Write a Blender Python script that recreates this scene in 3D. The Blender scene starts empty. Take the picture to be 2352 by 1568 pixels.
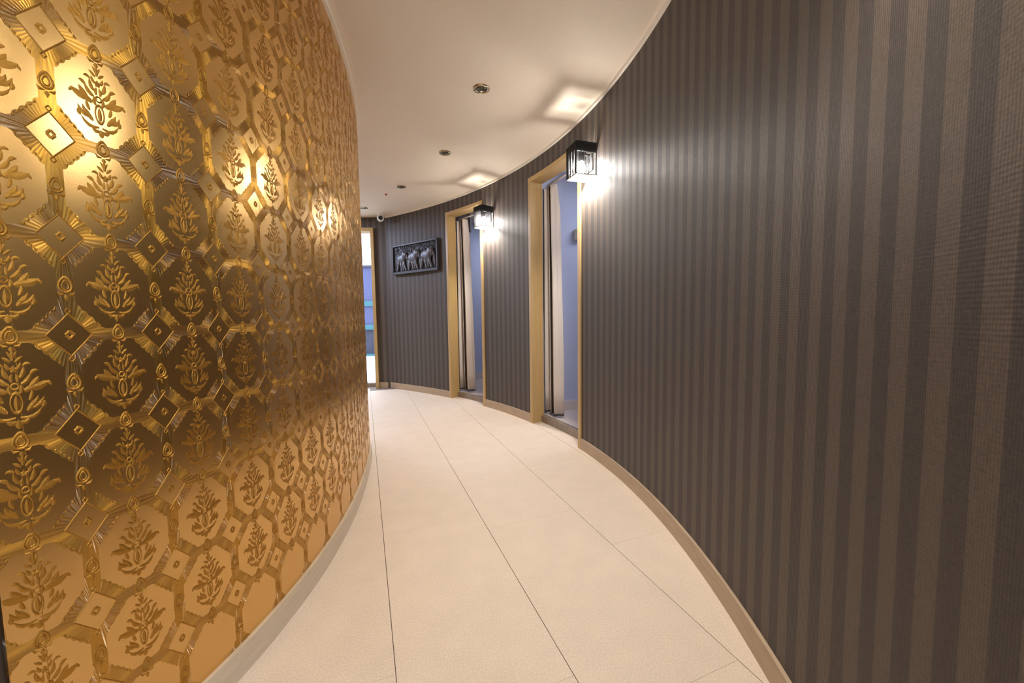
import bpy, bmesh, math, random
import numpy as np
from mathutils import Vector, Matrix
random.seed(7)
SC = bpy.context.scene
COL = SC.collection

# ------------------------------------------------------------------ camera
CAM_Z = 0.985
FPX = 869.8
PITCH, ROLL = math.radians(3.93), math.radians(-0.83)
cam_d = bpy.data.cameras.new('camera')
cam_d.sensor_fit = 'HORIZONTAL'
cam_d.sensor_width = 36.0
cam_d.lens = 36.0 * FPX / 2352.0
cam_d.clip_start = 0.02
cam = bpy.data.objects.new('camera', cam_d)
COL.objects.link(cam)
cp, sp, cr, sr = math.cos(PITCH), math.sin(PITCH), math.cos(ROLL), math.sin(ROLL)
right = Vector((cr, sp * sr, cp * sr))
up = Vector((-sr, sp * cr, cp * cr))
fwd = Vector((0, cp, -sp))
M = Matrix((right, up, -fwd)).transposed().to_4x4()
M.translation = Vector((0, 0, CAM_Z))
cam.matrix_world = M
SC.camera = cam

# ------------------------------------------------------------------ sky, exposure
world = bpy.data.worlds.new('sky')
SC.world = world
world.use_nodes = True
bg = world.node_tree.nodes['Background']
bg.inputs[0].default_value = (0.80, 0.88, 1.0, 1)
bg.inputs[1].default_value = 6.5
SC.view_settings.view_transform = 'Standard'
SC.view_settings.look = 'None'
SC.view_settings.gamma = 1.0
SC.view_settings.use_curve_mapping = False
SC.view_settings.exposure = 0.0
SC.cycles.use_denoising = True
SC.cycles.max_bounces = 10
SC.cycles.diffuse_bounces = 6
SC.cycles.sample_clamp_indirect = 6.0
BULB_STRENGTH = 2500.0
ROOM_FILL = 15.0
RECEPTION_FILL = 5.0
LOBBY_FILL = 60.0
SPOT = 16.0
HIGHLIGHT_FILL = 13.0
CORRIDOR_FILL = 85.0

def area_light(name, loc, rot, size, energy, color, size_y=None):
    d = bpy.data.lights.new(name, 'AREA')
    d.energy = energy
    d.color = color
    d.size = size
    if size_y:
        d.shape = 'RECTANGLE'
        d.size_y = size_y
    o = bpy.data.objects.new(name, d)
    o.location = loc
    o.rotation_euler = rot
    COL.objects.link(o)
    return o

# unseen area fills, added to light the rooms, reception, lobby and far corridor
area_light('room_lamp', (1.35, 3.25, 2.30), (0, 0, 0), 0.5, ROOM_FILL, (0.72, 0.80, 1.0))  # added fills, give both rooms their cool daylight
area_light('room_lamp', (0.35, 5.35, 2.30), (0, 0, 0), 0.5, ROOM_FILL, (0.72, 0.80, 1.0))
area_light('reception_lamp', (-1.3, -1.5, 2.33), (0, 0, 0), 0.9, RECEPTION_FILL, (1.0, 0.93, 0.84))  # added fill from behind for the near ceiling and floor
area_light('lobby_lamp', (1.6, -1.2, 2.33), (0, 0, 0), 0.9, LOBBY_FILL, (0.62, 0.76, 1.0))  # added cool fill, meant to show in the gold wall's near end
area_light('corridor_lamp', (-2.95, 4.80, 2.33), (0, 0, 0), 0.5, CORRIDOR_FILL, (0.60, 0.72, 1.0))  # added fill hidden round the bend, lifts the far ceiling and wall
spot = bpy.data.lights.new('lit_downlight', 'SPOT')  # unseen spot, added to strengthen the light pool on the striped wall
spot.energy = SPOT
spot.color = (1.0, 0.86, 0.68)
spot.spot_size = math.radians(84)
spot.spot_blend = 0.25
spot.shadow_soft_size = 0.03
spo = bpy.data.objects.new('lit_downlight', spot)
spo.location = (0.22, 0.30, 2.325)
COL.objects.link(spo)
# unseen spot above the frame, added for the cream highlight on the gold wall
acc = bpy.data.lights.new('wall_spot', 'SPOT')
acc.energy = HIGHLIGHT_FILL
acc.color = (1.0, 0.97, 0.94)
acc.spot_size = math.radians(46)
acc.spot_blend = 0.5
acc.shadow_soft_size = 0.13
aco = bpy.data.objects.new('wall_spot', acc)
aco.location = (0.56, 1.00, 1.84)
aco.rotation_euler = (Vector((-0.80, 0.74, 1.30)) - Vector(aco.location)).to_track_quat('-Z', 'Y').to_euler()
COL.objects.link(aco)

# ------------------------------------------------------------------ plan curves of the two curved walls
CX, CY = -3.5, 1.4
PL = [-0.43386896, 1.18830968, -0.05125548, -0.13664064, 2.74694232]
PR = [0.26583841, -0.19818006, -0.13931131, 0.04868842, 4.21462349]
CEIL = 2.341

class Curve:
    """plan curve r(angle) round CX,CY, addressed by arc length s; off > 0 lies away from the curve centre"""
    def __init__(self, poly, a0, a1, hold=None, low=None):
        a = np.linspace(math.radians(a0), math.radians(a1), 3000)
        ah = a if hold is None else np.minimum(a, math.radians(hold))
        if low is not None:
            ah = np.maximum(ah, math.radians(low))
        r = np.polyval(poly, ah)
        self.x = CX + r * np.cos(a)
        self.y = CY + r * np.sin(a)
        self.s = np.r_[0, np.cumsum(np.hypot(np.diff(self.x), np.diff(self.y)))]
        self.tx = np.gradient(self.x, self.s)
        self.ty = np.gradient(self.y, self.s)
        self.smax = self.s[-1]
    def at(self, s, off=0.0, z=0.0):
        sc = min(max(s, 0.0), self.smax)
        x, y = np.interp(sc, self.s, self.x), np.interp(sc, self.s, self.y)
        tx, ty = np.interp(sc, self.s, self.tx), np.interp(sc, self.s, self.ty)
        l = math.hypot(tx, ty)
        tx, ty = tx / l, ty / l
        x += (s - sc) * tx
        y += (s - sc) * ty
        return Vector((x + ty * off, y - tx * off, z))
    def tangent(self, s):
        sc = min(max(s, 0.0), self.smax)
        return Vector((np.interp(sc, self.s, self.tx), np.interp(sc, self.s, self.ty), 0)).normalized()
    def outward(self, s):
        t = self.tangent(s)
        return Vector((t.y, -t.x, 0))

WL = Curve(PL, -25, 88, hold=27, low=-18)
WR = Curve(PR, -20, 66)
S_GOLD0 = 0.395
S_LOBBY = 0.08
S_CORNER = 6.209
D1 = (2.809, 3.600, 2.185)      # doorway: s of the outer frame edges, head height
D2 = (4.390, 5.052, 2.197)

# ------------------------------------------------------------------ helpers
def link(o, parent=None):
    COL.objects.link(o)
    if parent is not None:
        o.parent = parent
        o.matrix_parent_inverse = Matrix.Identity(4)
    return o

def mesh_obj(name, verts, faces, mat, parent=None, smooth=False, uvs=None, attr=None):
    me = bpy.data.meshes.new(name)
    me.from_pydata([tuple(v) for v in verts], [], faces)
    if uvs is not None:
        ul = me.uv_layers.new(name='UVMap')
        for poly in me.polygons:
            for li in poly.loop_indices:
                ul.data[li].uv = uvs[me.loops[li].vertex_index]
    me.update()
    if smooth:
        for p in me.polygons:
            p.use_smooth = True
    if mat is not None:
        me.materials.append(mat)
    return link(bpy.data.objects.new(name, me), parent)

def empty(name, loc=(0, 0, 0), rotz=0.0):
    o = bpy.data.objects.new(name, None)
    o.location = loc
    o.rotation_euler = (0, 0, rotz)
    o.empty_display_size = 0.1
    COL.objects.link(o)
    return o

def tag(o, label=None, cat=None, group=None, kind=None):
    if label: o['label'] = label
    if cat: o['category'] = cat
    if group: o['group'] = group
    if kind: o['kind'] = kind
    return o

def fix_normals(o):
    bm = bmesh.new(); bm.from_mesh(o.data)
    bmesh.ops.recalc_face_normals(bm, faces=bm.faces)
    bm.to_mesh(o.data); bm.free()
    return o

def bm_obj(name, bm, mat, parent=None, smooth=False, bevel=0.0):
    if bevel:
        es = [e for e in bm.edges if len(e.link_faces) == 2 and e.calc_face_angle() > 0.5]
        bmesh.ops.bevel(bm, geom=es, offset=bevel, segments=1, affect='EDGES')
    bmesh.ops.recalc_face_normals(bm, faces=bm.faces)
    me = bpy.data.meshes.new(name)
    bm.to_mesh(me); bm.free()
    if smooth:
        for p in me.polygons: p.use_smooth = True
    me.materials.append(mat)
    return link(bpy.data.objects.new(name, me), parent)

def bm_box(bm, c, s, rotz=0.0):
    m = Matrix.Translation(Vector(c)) @ Matrix.Rotation(rotz, 4, 'Z') @ Matrix.Diagonal((s[0], s[1], s[2], 1))
    return bmesh.ops.create_cube(bm, size=1.0, matrix=m)['verts']

def box(name, c, s, mat, parent=None, rotz=0.0, bevel=0.0):
    bm = bmesh.new(); bm_box(bm, c, s, rotz)
    return bm_obj(name, bm, mat, parent, bevel=bevel)

def lathe(bm, prof, seg=32, m=None):
    """prof: (r, z) list"""
    rings = []
    for r, z in prof:
        if r < 1e-6:
            rings.append([bm.verts.new((0, 0, z))])
        else:
            rings.append([bm.verts.new((r * math.cos(2 * math.pi * k / seg), r * math.sin(2 * math.pi * k / seg), z)) for k in range(seg)])
    for A, B in zip(rings[:-1], rings[1:]):
        for k in range(seg):
            k2 = (k + 1) % seg
            if len(A) == 1 and len(B) == 1: continue
            if len(A) == 1: bm.faces.new((A[0], B[k], B[k2]))
            elif len(B) == 1: bm.faces.new((A[k], B[0], A[k2]))
            else: bm.faces.new((A[k], B[k], B[k2], A[k2]))
    if m is not None:
        bmesh.ops.transform(bm, matrix=m, verts=[v for R in rings for v in R])

def sweep(curve, s0, s1, o0, o1, z0, z1, step=0.06, ufun=None, vfun=None):
    """closed curved slab; returns verts, faces, uvs (uv by ufun(s), vfun(z))"""
    n = max(1, int(math.ceil((s1 - s0) / step)))
    V, F, U = [], [], []
    for i in range(n + 1):
        s = s0 + (s1 - s0) * i / n
        for o, z in ((o0, z0), (o0, z1), (o1, z1), (o1, z0)):
            V.append(curve.at(s, o, z))
            U.append((ufun(s) if ufun else s, vfun(z) if vfun else z))
    for i in range(n):
        a, b = 4 * i, 4 * i + 4
        for k in range(4):
            k2 = (k + 1) % 4
            F.append((a + k, a + k2, b + k2, b + k))
    F.append((0, 1, 2, 3)); F.append((4 * n + 3, 4 * n + 2, 4 * n + 1, 4 * n))
    return V, F, U

def sweep_obj(name, curve, pieces, mat, parent=None, step=0.06, ufun=None, vfun=None):
    V, F, U = [], [], []
    for p in pieces:
        v, f, u = sweep(curve, *p, step=step, ufun=ufun, vfun=vfun)
        b = len(V)
        V += v; U += u
        F += [tuple(i + b for i in q) for q in f]
    return fix_normals(mesh_obj(name, V, F, mat, parent, uvs=U))

def prism(name, poly, z0, z1, mat, parent=None):
    n = len(poly)
    V = [(p[0], p[1], z0) for p in poly] + [(p[0], p[1], z1) for p in poly]
    F = [tuple(range(n))[::-1], tuple(range(n, 2 * n))] + [(i, (i + 1) % n, n + (i + 1) % n, n + i) for i in range(n)]
    return fix_normals(mesh_obj(name, V, F, mat, parent))

def wall_seg(name, a, b, th, z0, z1, mat, parent=None):
    """straight wall from a to b, thickness th to the right-hand side"""
    a, b = Vector(a), Vector(b)
    d = (b - a).normalized(); n = Vector((d.y, -d.x)) * th
    return prism(name, [a, b, b + n, a + n], z0, z1, mat, parent)

# ------------------------------------------------------------------ materials
def new_mat(name):
    m = bpy.data.materials.new(name)
    m.use_nodes = True
    return m, m.node_tree.nodes, m.node_tree.links, m.node_tree.nodes['Principled BSDF']

def plain(name, col, rough=0.5, metal=0.0, noise=0.0, scale=60.0, bump=0.0, spec=0.5):
    m, N, L, b = new_mat(name)
    b.inputs['Base Color'].default_value = (*col, 1)
    b.inputs['Roughness'].default_value = rough
    b.inputs['Metallic'].default_value = metal
    b.inputs['Specular IOR Level'].default_value = spec
    if noise or bump:
        tc = N.new('ShaderNodeTexCoord')
        nz = N.new('ShaderNodeTexNoise'); nz.inputs['Scale'].default_value = scale; nz.inputs['Detail'].default_value = 4
        L.new(tc.outputs['Object'], nz.inputs['Vector'])
        if noise:
            r = N.new('ShaderNodeMapRange')
            r.inputs['To Min'].default_value = 1 - noise; r.inputs['To Max'].default_value = 1 + noise
            L.new(nz.outputs['Fac'], r.inputs['Value'])
            mx = N.new('ShaderNodeVectorMath'); mx.operation = 'SCALE'
            mx.inputs[0].default_value = col
            L.new(r.outputs['Result'], mx.inputs['Scale'])
            L.new(mx.outputs['Vector'], b.inputs['Base Color'])
        if bump:
            bp = N.new('ShaderNodeBump'); bp.inputs['Strength'].default_value = bump; bp.inputs['Distance'].default_value = 0.002
            L.new(nz.outputs['Fac'], bp.inputs['Height'])
            L.new(bp.outputs['Normal'], b.inputs['Normal'])
    return m

def emit(name, col, strength):
    m, N, L, b = new_mat(name)
    b.inputs['Base Color'].default_value = (*col, 1)
    b.inputs['Emission Color'].default_value = (*col, 1)
    b.inputs['Emission Strength'].default_value = strength
    return m

def wood(name, c1, c2, rough=0.4, stretch=(8, 8, 0.6), scale=6.0):
    m, N, L, b = new_mat(name)
    tc = N.new('ShaderNodeTexCoord'); mp = N.new('ShaderNodeMapping')
    mp.inputs['Scale'].default_value = stretch
    nz = N.new('ShaderNodeTexNoise'); nz.inputs['Scale'].default_value = scale; nz.inputs['Detail'].default_value = 5
    rp = N.new('ShaderNodeValToRGB')
    rp.color_ramp.elements[0].position = 0.3; rp.color_ramp.elements[0].color = (*c1, 1)
    rp.color_ramp.elements[1].position = 0.7; rp.color_ramp.elements[1].color = (*c2, 1)
    L.new(tc.outputs['Object'], mp.inputs['Vector']); L.new(mp.outputs['Vector'], nz.inputs['Vector'])
    L.new(nz.outputs['Fac'], rp.inputs['Fac']); L.new(rp.outputs['Color'], b.inputs['Base Color'])
    b.inputs['Roughness'].default_value = rough
    return m

def math_node(N, L, op, a, b=None, c=None):
    n = N.new('ShaderNodeMath'); n.operation = op
    for i, v in enumerate((a, b, c)):
        if v is None: continue
        if isinstance(v, (int, float)): n.inputs[i].default_value = v
        else: L.new(v, n.inputs[i])
    return n.outputs[0]

def mat_stripes():
    m, N, L, b = new_mat('striped_wallpaper')
    uv = N.new('ShaderNodeUVMap'); uv.uv_map = 'UVMap'
    sx = N.new('ShaderNodeSeparateXYZ'); L.new(uv.outputs['UV'], sx.inputs[0])
    u, v = sx.outputs['X'], sx.outputs['Y']
    mn = lambda op, a, b_=None, c=None: math_node(N, L, op, a, b_, c)
    fr = mn('FRACT', mn('ADD', u, 0.25))
    lightm = mn('LESS_THAN', fr, 0.5)
    # woven ribs: fine vertical threads with dotted breaks
    rib = mn('SINE', mn('MULTIPLY', u, 2 * math.pi * 17))
    dots = mn('SINE', mn('MULTIPLY', v, 2 * math.pi / 0.0068))
    weave = mn('MULTIPLY_ADD', rib, 0.5, mn('MULTIPLY', dots, 0.25))
    nz = N.new('ShaderNodeTexNoise'); nz.inputs['Scale'].default_value = 170; nz.inputs['Detail'].default_value = 3
    tc = N.new('ShaderNodeTexCoord'); L.new(tc.outputs['Object'], nz.inputs['Vector'])
    mix = N.new('ShaderNodeMix'); mix.data_type = 'RGBA'
    mix.inputs['A'].default_value = (0.060, 0.049, 0.044, 1)
    mix.inputs['B'].default_value = (0.097, 0.075, 0.059, 1)
    L.new(lightm, mix.inputs['Factor'])
    sc = N.new('ShaderNodeVectorMath'); sc.operation = 'SCALE'
    L.new(mix.outputs['Result'], sc.inputs[0])
    L.new(mn('ADD', mn('MULTIPLY_ADD', weave, 0.22, 0.62), mn('MULTIPLY', nz.outputs['Fac'], 0.76)), sc.inputs['Scale'])
    L.new(sc.outputs['Vector'], b.inputs['Base Color'])
    L.new(mn('MULTIPLY_ADD', lightm, -0.05, 0.58), b.inputs['Roughness'])
    b.inputs['Specular IOR Level'].default_value = 0.3
    bp = N.new('ShaderNodeBump'); bp.inputs['Strength'].default_value = 0.35; bp.inputs['Distance'].default_value = 0.0006
    L.new(weave, bp.inputs['Height']); L.new(bp.outputs['Normal'], b.inputs['Normal'])
    return m

GOLD_FLAT = (0.62, 0.335, 0.05)
CHAMPAGNE = (0.90, 0.76, 0.56)
GOLD_DEEP = (0.49, 0.255, 0.036)
def mat_gold():
    m, N, L, b = new_mat('gold_damask_wallpaper')
    mn = lambda op, a, b_=None, c=None: math_node(N, L, op, a, b_, c)
    uv = N.new('ShaderNodeUVMap'); uv.uv_map = 'UVMap'
    def cell(off):
        a = N.new('ShaderNodeVectorMath'); a.operation = 'SUBTRACT'
        L.new(uv.outputs['UV'], a.inputs[0]); a.inputs[1].default_value = (off, off, 0)
        h = N.new('ShaderNodeVectorMath'); h.operation = 'ADD'
        L.new(a.outputs[0], h.inputs[0]); h.inputs[1].default_value = (0.5, 0.5, 0)
        f = N.new('ShaderNodeVectorMath'); f.operation = 'FLOOR'; L.new(h.outputs[0], f.inputs[0])
        d = N.new('ShaderNodeVectorMath'); d.operation = 'SUBTRACT'
        L.new(a.outputs[0], d.inputs[0]); L.new(f.outputs[0], d.inputs[1])
        s = N.new('ShaderNodeSeparateXYZ'); L.new(d.outputs[0], s.inputs[0])
        return s.outputs['X'], s.outputs['Y']
    lx, ly = cell(0.0)          # around the lozenges
    mx, my = cell(0.5)          # around the medallions
    ab = lambda x: mn('ABSOLUTE', x)
    l1 = mn('ADD', ab(lx), ab(ly))
    m1 = mn('ADD', ab(mx), ab(my))
    loz = mn('LESS_THAN', l1, 0.212)
    # scalloped medallion outline: rounded octagon
    scal = mn('MULTIPLY', ab(mn('SINE', mn('MULTIPLY', mn('SUBTRACT', ab(mx), ab(my)), 26.0))), 0.022)
    med = mn('LESS_THAN', mn('MAXIMUM', mn('ADD', m1, scal), mn('MAXIMUM', mn('ADD', ab(mx), 0.185), mn('ADD', ab(my), 0.165))), 0.605)
    flat = mn('MAXIMUM', loz, med)
    ground = mn('SUBTRACT', 1.0, flat)
    # radial grooves fanning round each lozenge: tangent across the grooves
    tg = N.new('ShaderNodeTangent'); tg.direction_type = 'UV_MAP'; tg.uv_map = 'UVMap'
    t1 = N.new('ShaderNodeVectorMath'); t1.operation = 'SCALE'
    L.new(tg.outputs[0], t1.inputs[0]); L.new(mn('MULTIPLY', ly, -1.0), t1.inputs['Scale'])
    cmb = N.new('ShaderNodeCombineXYZ'); L.new(lx, cmb.inputs['Z'])
    t2 = N.new('ShaderNodeVectorMath'); t2.operation = 'ADD'
    L.new(t1.outputs[0], t2.inputs[0]); L.new(cmb.outputs[0], t2.inputs[1])
    t3 = N.new('ShaderNodeVectorMath'); t3.operation = 'NORMALIZE'; L.new(t2.outputs[0], t3.inputs[0])
    L.new(t3.outputs[0], b.inputs['Tangent'])
    L.new(mn('MULTIPLY', ground, 0.92), b.inputs['Anisotropic'])
    groove = mn('MULTIPLY', mn('SINE', mn('MULTIPLY', mn('ARCTAN2', ly, lx), 44.0)), ground)
    nz = N.new('ShaderNodeTexNoise'); nz.inputs['Scale'].default_value = 420; nz.inputs['Detail'].default_value = 2
    tc = N.new('ShaderNodeTexCoord'); L.new(tc.outputs['Object'], nz.inputs['Vector'])
    hgt = mn('ADD', mn('MULTIPLY', groove, 0.5), mn('ADD', mn('MULTIPLY', nz.outputs['Fac'], 0.14), mn('MULTIPLY', flat, 0.8)))
    bp = N.new('ShaderNodeBump'); bp.inputs['Strength'].default_value = 0.30; bp.inputs['Distance'].default_value = 0.0008
    L.new(hgt, bp.inputs['Height']); L.new(bp.outputs['Normal'], b.inputs['Normal'])
    mix = N.new('ShaderNodeMix'); mix.data_type = 'RGBA'
    mix.inputs['A'].default_value = (*GOLD_DEEP, 1); mix.inputs['B'].default_value = (*GOLD_FLAT, 1)
    L.new(flat, mix.inputs['Factor'])
    L.new(mix.outputs['Result'], b.inputs['Base Color'])
    L.new(mn('MULTIPLY_ADD', ground, 0.08, 0.27), b.inputs['Roughness'])
    b.inputs['Metallic'].default_value = 1.0
    # pearly top print: a tighter, paler gloss over the amber foil
    gl = N.new('ShaderNodeBsdfAnisotropic')
    gl.inputs['Color'].default_value = (*CHAMPAGNE, 1)
    L.new(mn('MULTIPLY_ADD', ground, 0.08, 0.25), gl.inputs['Roughness'])
    L.new(mn('MULTIPLY', ground, 0.92), gl.inputs['Anisotropy'])
    L.new(t3.outputs[0], gl.inputs['Tangent']); L.new(bp.outputs['Normal'], gl.inputs['Normal'])
    ms = N.new('ShaderNodeMixShader')
    L.new(mn('MULTIPLY_ADD', ground, -0.10, 0.21), ms.inputs[0])
    L.new(b.outputs[0], ms.inputs[1]); L.new(gl.outputs[0], ms.inputs[2])
    L.new(ms.outputs[0], N['Material Output'].inputs['Surface'])
    return m

def mat_floor():
    m, N, L, b = new_mat('speckled_vinyl')
    tc = N.new('ShaderNodeTexCoord')
    oi = N.new('ShaderNodeObjectInfo')
    n1 = N.new('ShaderNodeTexNoise'); n1.inputs['Scale'].default_value = 190; n1.inputs['Detail'].default_value = 3
    n2 = N.new('ShaderNodeTexNoise'); n2.inputs['Scale'].default_value = 9; n2.inputs['Detail'].default_value = 4
    g = N.new('ShaderNodeNewGeometry')
    L.new(g.outputs['Position'], n1.inputs['Vector']); L.new(g.outputs['Position'], n2.inputs['Vector'])
    mn = lambda op, a, b_=None, c=None: math_node(N, L, op, a, b_, c)
    f = mn('ADD', mn('MULTIPLY_ADD', n1.outputs['Fac'], 0.55, 0.62), mn('MULTIPLY_ADD', n2.outputs['Fac'], 0.16, mn('MULTIPLY_ADD', oi.outputs['Random'], 0.03, 0.01)))
    v = N.new('ShaderNodeVectorMath'); v.operation = 'SCALE'; v.inputs[0].default_value = (0.60, 0.49, 0.385)
    L.new(f, v.inputs['Scale']); L.new(v.outputs['Vector'], b.inputs['Base Color'])
    b.inputs['Roughness'].default_value = 0.55
    b.inputs['Specular IOR Level'].default_value = 0.35
    return m

MT = dict(
    stripes=mat_stripes(), gold=mat_gold(), floor=mat_floor(),
    motif=plain('embossed_gold', (0.43, 0.22, 0.04), 0.31, 1.0, bump=0.4, scale=900),
    bead=plain('antique_gold', (0.44, 0.225, 0.04), 0.31, 1.0, bump=0.4, scale=900),
    ceiling=plain('ceiling_paint', (0.79, 0.685, 0.555), 0.75, noise=0.02, scale=4),
    cornice=plain('cornice_paint', (0.82, 0.75, 0.65), 0.6),
    joint=plain('floor_joint', (0.17, 0.13, 0.10), 0.9),
    base_r=wood('taupe_baseboard', (0.36, 0.26, 0.17), (0.43, 0.32, 0.21), 0.45, (1, 1, 8), 10),
    base_l=wood('beige_baseboard', (0.44, 0.36, 0.26), (0.52, 0.43, 0.32), 0.42, (1, 1, 10), 8),
    maple=wood('maple_frame', (0.43, 0.285, 0.115), (0.49, 0.325, 0.135), 0.42),
    sill=wood('walnut_sill', (0.20, 0.15, 0.11), (0.27, 0.21, 0.16), 0.5),
    lilac=plain('lavender_wallpaper', (0.45, 0.475, 0.60), 0.8, noise=0.12, scale=90, bump=0.3),
    white=plain('white_paint', (0.82, 0.80, 0.78), 0.6),
    room_floor=plain('room_vinyl', (0.52, 0.44, 0.40), 0.5, noise=0.1, scale=120),
    black=plain('black_metal', (0.012, 0.012, 0.013), 0.4),
    string=plain('black_string', (0.012, 0.012, 0.013), 0.6),
    bulb=emit('lit_bulb', (1.0, 0.95, 0.88), BULB_STRENGTH),
    diffuser=plain('white_shade_rim', (0.85, 0.84, 0.82), 0.5),
    chrome=plain('bronze_ring', (0.42, 0.34, 0.22), 0.25, 1.0),
    lamp_glass=plain('unlit_lamp_face', (0.10, 0.095, 0.06), 0.16, 0.5),
    cloth=plain('beige_curtain_cloth', (0.56, 0.50, 0.46), 0.85, noise=0.10, scale=160, bump=0.3),
    piping=plain('dark_piping', (0.035, 0.027, 0.025), 0.8),
    carved=plain('dark_carved_wood', (0.024, 0.020, 0.025), 0.5, noise=0.35, scale=60, bump=0.4),
    carved_hi=plain('worn_carved_wood', (0.085, 0.080, 0.098), 0.42, noise=0.3, scale=60, bump=0.4),  # paler tone for elephants, ears and tusks
    carved_bg=plain('carved_ground', (0.018, 0.014, 0.014), 0.6, noise=0.3, scale=60),
    camera_white=plain('white_plastic', (0.80, 0.80, 0.80), 0.35),
    lens=plain('black_lens', (0.006, 0.006, 0.008), 0.12),
    red=plain('red_plastic', (0.55, 0.04, 0.03), 0.35),
    box_beige=plain('beige_plastic', (0.72, 0.68, 0.55), 0.5),
    paving=plain('pale_paving', (0.78, 0.79, 0.84), 0.7, noise=0.04, scale=3),
    hoard=plain('blue_sheet', (0.034, 0.042, 0.125), 0.5, noise=0.10, scale=5),
    teal=plain('teal_rail', (0.010, 0.085, 0.115), 0.5),
    slate=plain('slate_band', (0.022, 0.023, 0.045), 0.7, noise=0.5, scale=7),
    cap=plain('dark_cap', (0.03, 0.025, 0.05), 0.6),
    base_room=plain('pale_baseboard', (0.62, 0.52, 0.46), 0.5),
    soffit=plain('grey_soffit', (0.20, 0.19, 0.22), 0.7),
    brown=plain('dark_brown_board', (0.045, 0.033, 0.024), 0.6),
)

def light_filter(name, t):  # see-through filter for the added sconce tops, dims passing light
    m, N, L, b = new_mat(name)
    tr = N.new('ShaderNodeBsdfTransparent'); tr.inputs[0].default_value = (t, t, t, 1)
    gl = N.new('ShaderNodeBsdfGlossy'); gl.inputs['Roughness'].default_value = 0.15
    mx = N.new('ShaderNodeMixShader'); mx.inputs[0].default_value = 0.06
    L.new(tr.outputs[0], mx.inputs[1]); L.new(gl.outputs[0], mx.inputs[2])
    L.new(mx.outputs[0], N['Material Output'].inputs['Surface'])
    return m
MT['smoked'] = light_filter('smoked_glass', 0.52)
MT['smoked_dark'] = light_filter('dark_smoked_glass', 0.36)

# ------------------------------------------------------------------ stripe and damask coordinates
S_STR = [0.522, 0.598, 0.673, 0.747, 0.825, 0.900, 0.983, 1.058, 1.137, 1.219, 1.296, 1.372, 1.450, 1.526, 1.606, 1.681, 1.761,
         1.840, 1.916, 1.996, 2.073, 2.145, 2.221, 2.306, 2.386, 2.461, 2.538, 2.617, 2.697]
S_STR += [2.697 + 0.080 * k for k in range(1, 22)]                    # to the second doorway
S_STR += [S_STR[-1] + 0.0845 * k for k in range(1, 30)]
shift = 5.127 - min((s for s in S_STR), key=lambda s: abs(s - 5.127))
S_STR = [s + (shift if s > 4.5 else 0) for s in S_STR]
def u_right(s):
    if s < S_STR[0]: return (s - S_STR[0]) / 0.0755
    return float(np.interp(s, S_STR, range(len(S_STR))))
S_LOZ = [0.5055, 0.649, 0.796, 0.949, 1.104, 1.272] + [1.272 + 0.168 * k for k in range(1, 30)]
def u_left(s):
    if s < S_LOZ[0]: return (s - S_LOZ[0]) / 0.1435
    return float(np.interp(s, S_LOZ, range(len(S_LOZ))))
def s_left(u):
    if u < 0: return S_LOZ[0] + 0.1435 * u
    return float(np.interp(u, range(len(S_LOZ)), S_LOZ))
V0, VP = 0.9605, 0.182
v_left = lambda z: (z - V0) / VP
z_left = lambda v: V0 + VP * v

# ================================================================== SETTING
# floor: dark base with vinyl tiles laid on the diagonal of the view
floor = prism('floor', [(-4.2, -3.2), (3.2, -3.2), (3.2, 5.30), (-4.2, 5.30)], -0.12, -0.003, MT['joint'])
tag(floor, kind='structure')
TH = math.radians(21.31)
dd, nn = Vector((-math.sin(TH), math.cos(TH))), Vector((math.cos(TH), math.sin(TH)))
TW, TLN, T0 = 0.4541, 0.9082, 0.0453
tile_mesh = None
phase = {0: 2.665, 1: 0.713, -1: 1.945, 2: 1.30, -2: 2.2}
for i in range(-8, 9):
    ph = phase.get(i, (i * 0.37) % TLN)
    k0 = int(math.floor((-3.5 - ph) / TLN))
    for k in range(k0, k0 + 12):
        q = nn * (T0 + (i + 0.5) * TW) + dd * (ph + (k + 0.5) * TLN)
        r = math.hypot(q.x - CX, q.y - CY)
        ok = (q.y > 0.2 and 2.25 < r < 4.75 and q.y < 5.0 and q.x > -3.4) or (q.y <= 0.4 and -3.6 < q.x < 1.0 and q.y > -2.8)
        if not ok: continue
        if tile_mesh is None:
            bm = bmesh.new(); bm_box(bm, (0, 0, -0.0015), (TW - 0.0022, TLN - 0.0005, 0.003))
            t = bm_obj('floor_tile', bm, MT['floor'], floor, bevel=0.0003)
            tile_mesh = t.data
        else:
            t = link(bpy.data.objects.new('floor_tile', tile_mesh), floor)
        t.location = (q.x, q.y, 0.0)
        t.rotation_euler = (0, 0, TH)

ceiling = tag(prism('ceiling', [(-4.2, -3.2), (3.6, -3.2), (3.6, 8.0), (-1.0, 8.0), (-1.0, 5.35), (-4.2, 5.35)], CEIL, CEIL + 0.12, MT['ceiling']), kind='structure')

WT = 0.10
wall_right = sweep_obj('wall_right', WR, [(S_LOBBY, D1[0], 0, WT, 0, CEIL), (D1[0], D1[1], 0, WT, D1[2], CEIL),
                                           (D1[1], D2[0], 0, WT, 0, CEIL), (D2[0], D2[1], 0, WT, D2[2], CEIL),
                                           (D2[1], S_CORNER + 0.02, 0, WT, 0, CEIL)], MT['stripes'], ufun=u_right)
tag(wall_right, kind='structure')
# gold wall: a slab whose visible face is the curve itself
wall_left = sweep_obj('wall_left', WL, [(S_GOLD0, WL.smax, 0.0, -0.10, 0, CEIL)], MT['gold'], step=0.03, ufun=u_left, vfun=v_left)
tag(wall_left, kind='structure')
for p in wall_left.data.polygons: p.use_smooth = True
try:
    wall_left.data.set_sharp_from_angle(angle=math.radians(30))
except Exception:
    pass

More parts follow.
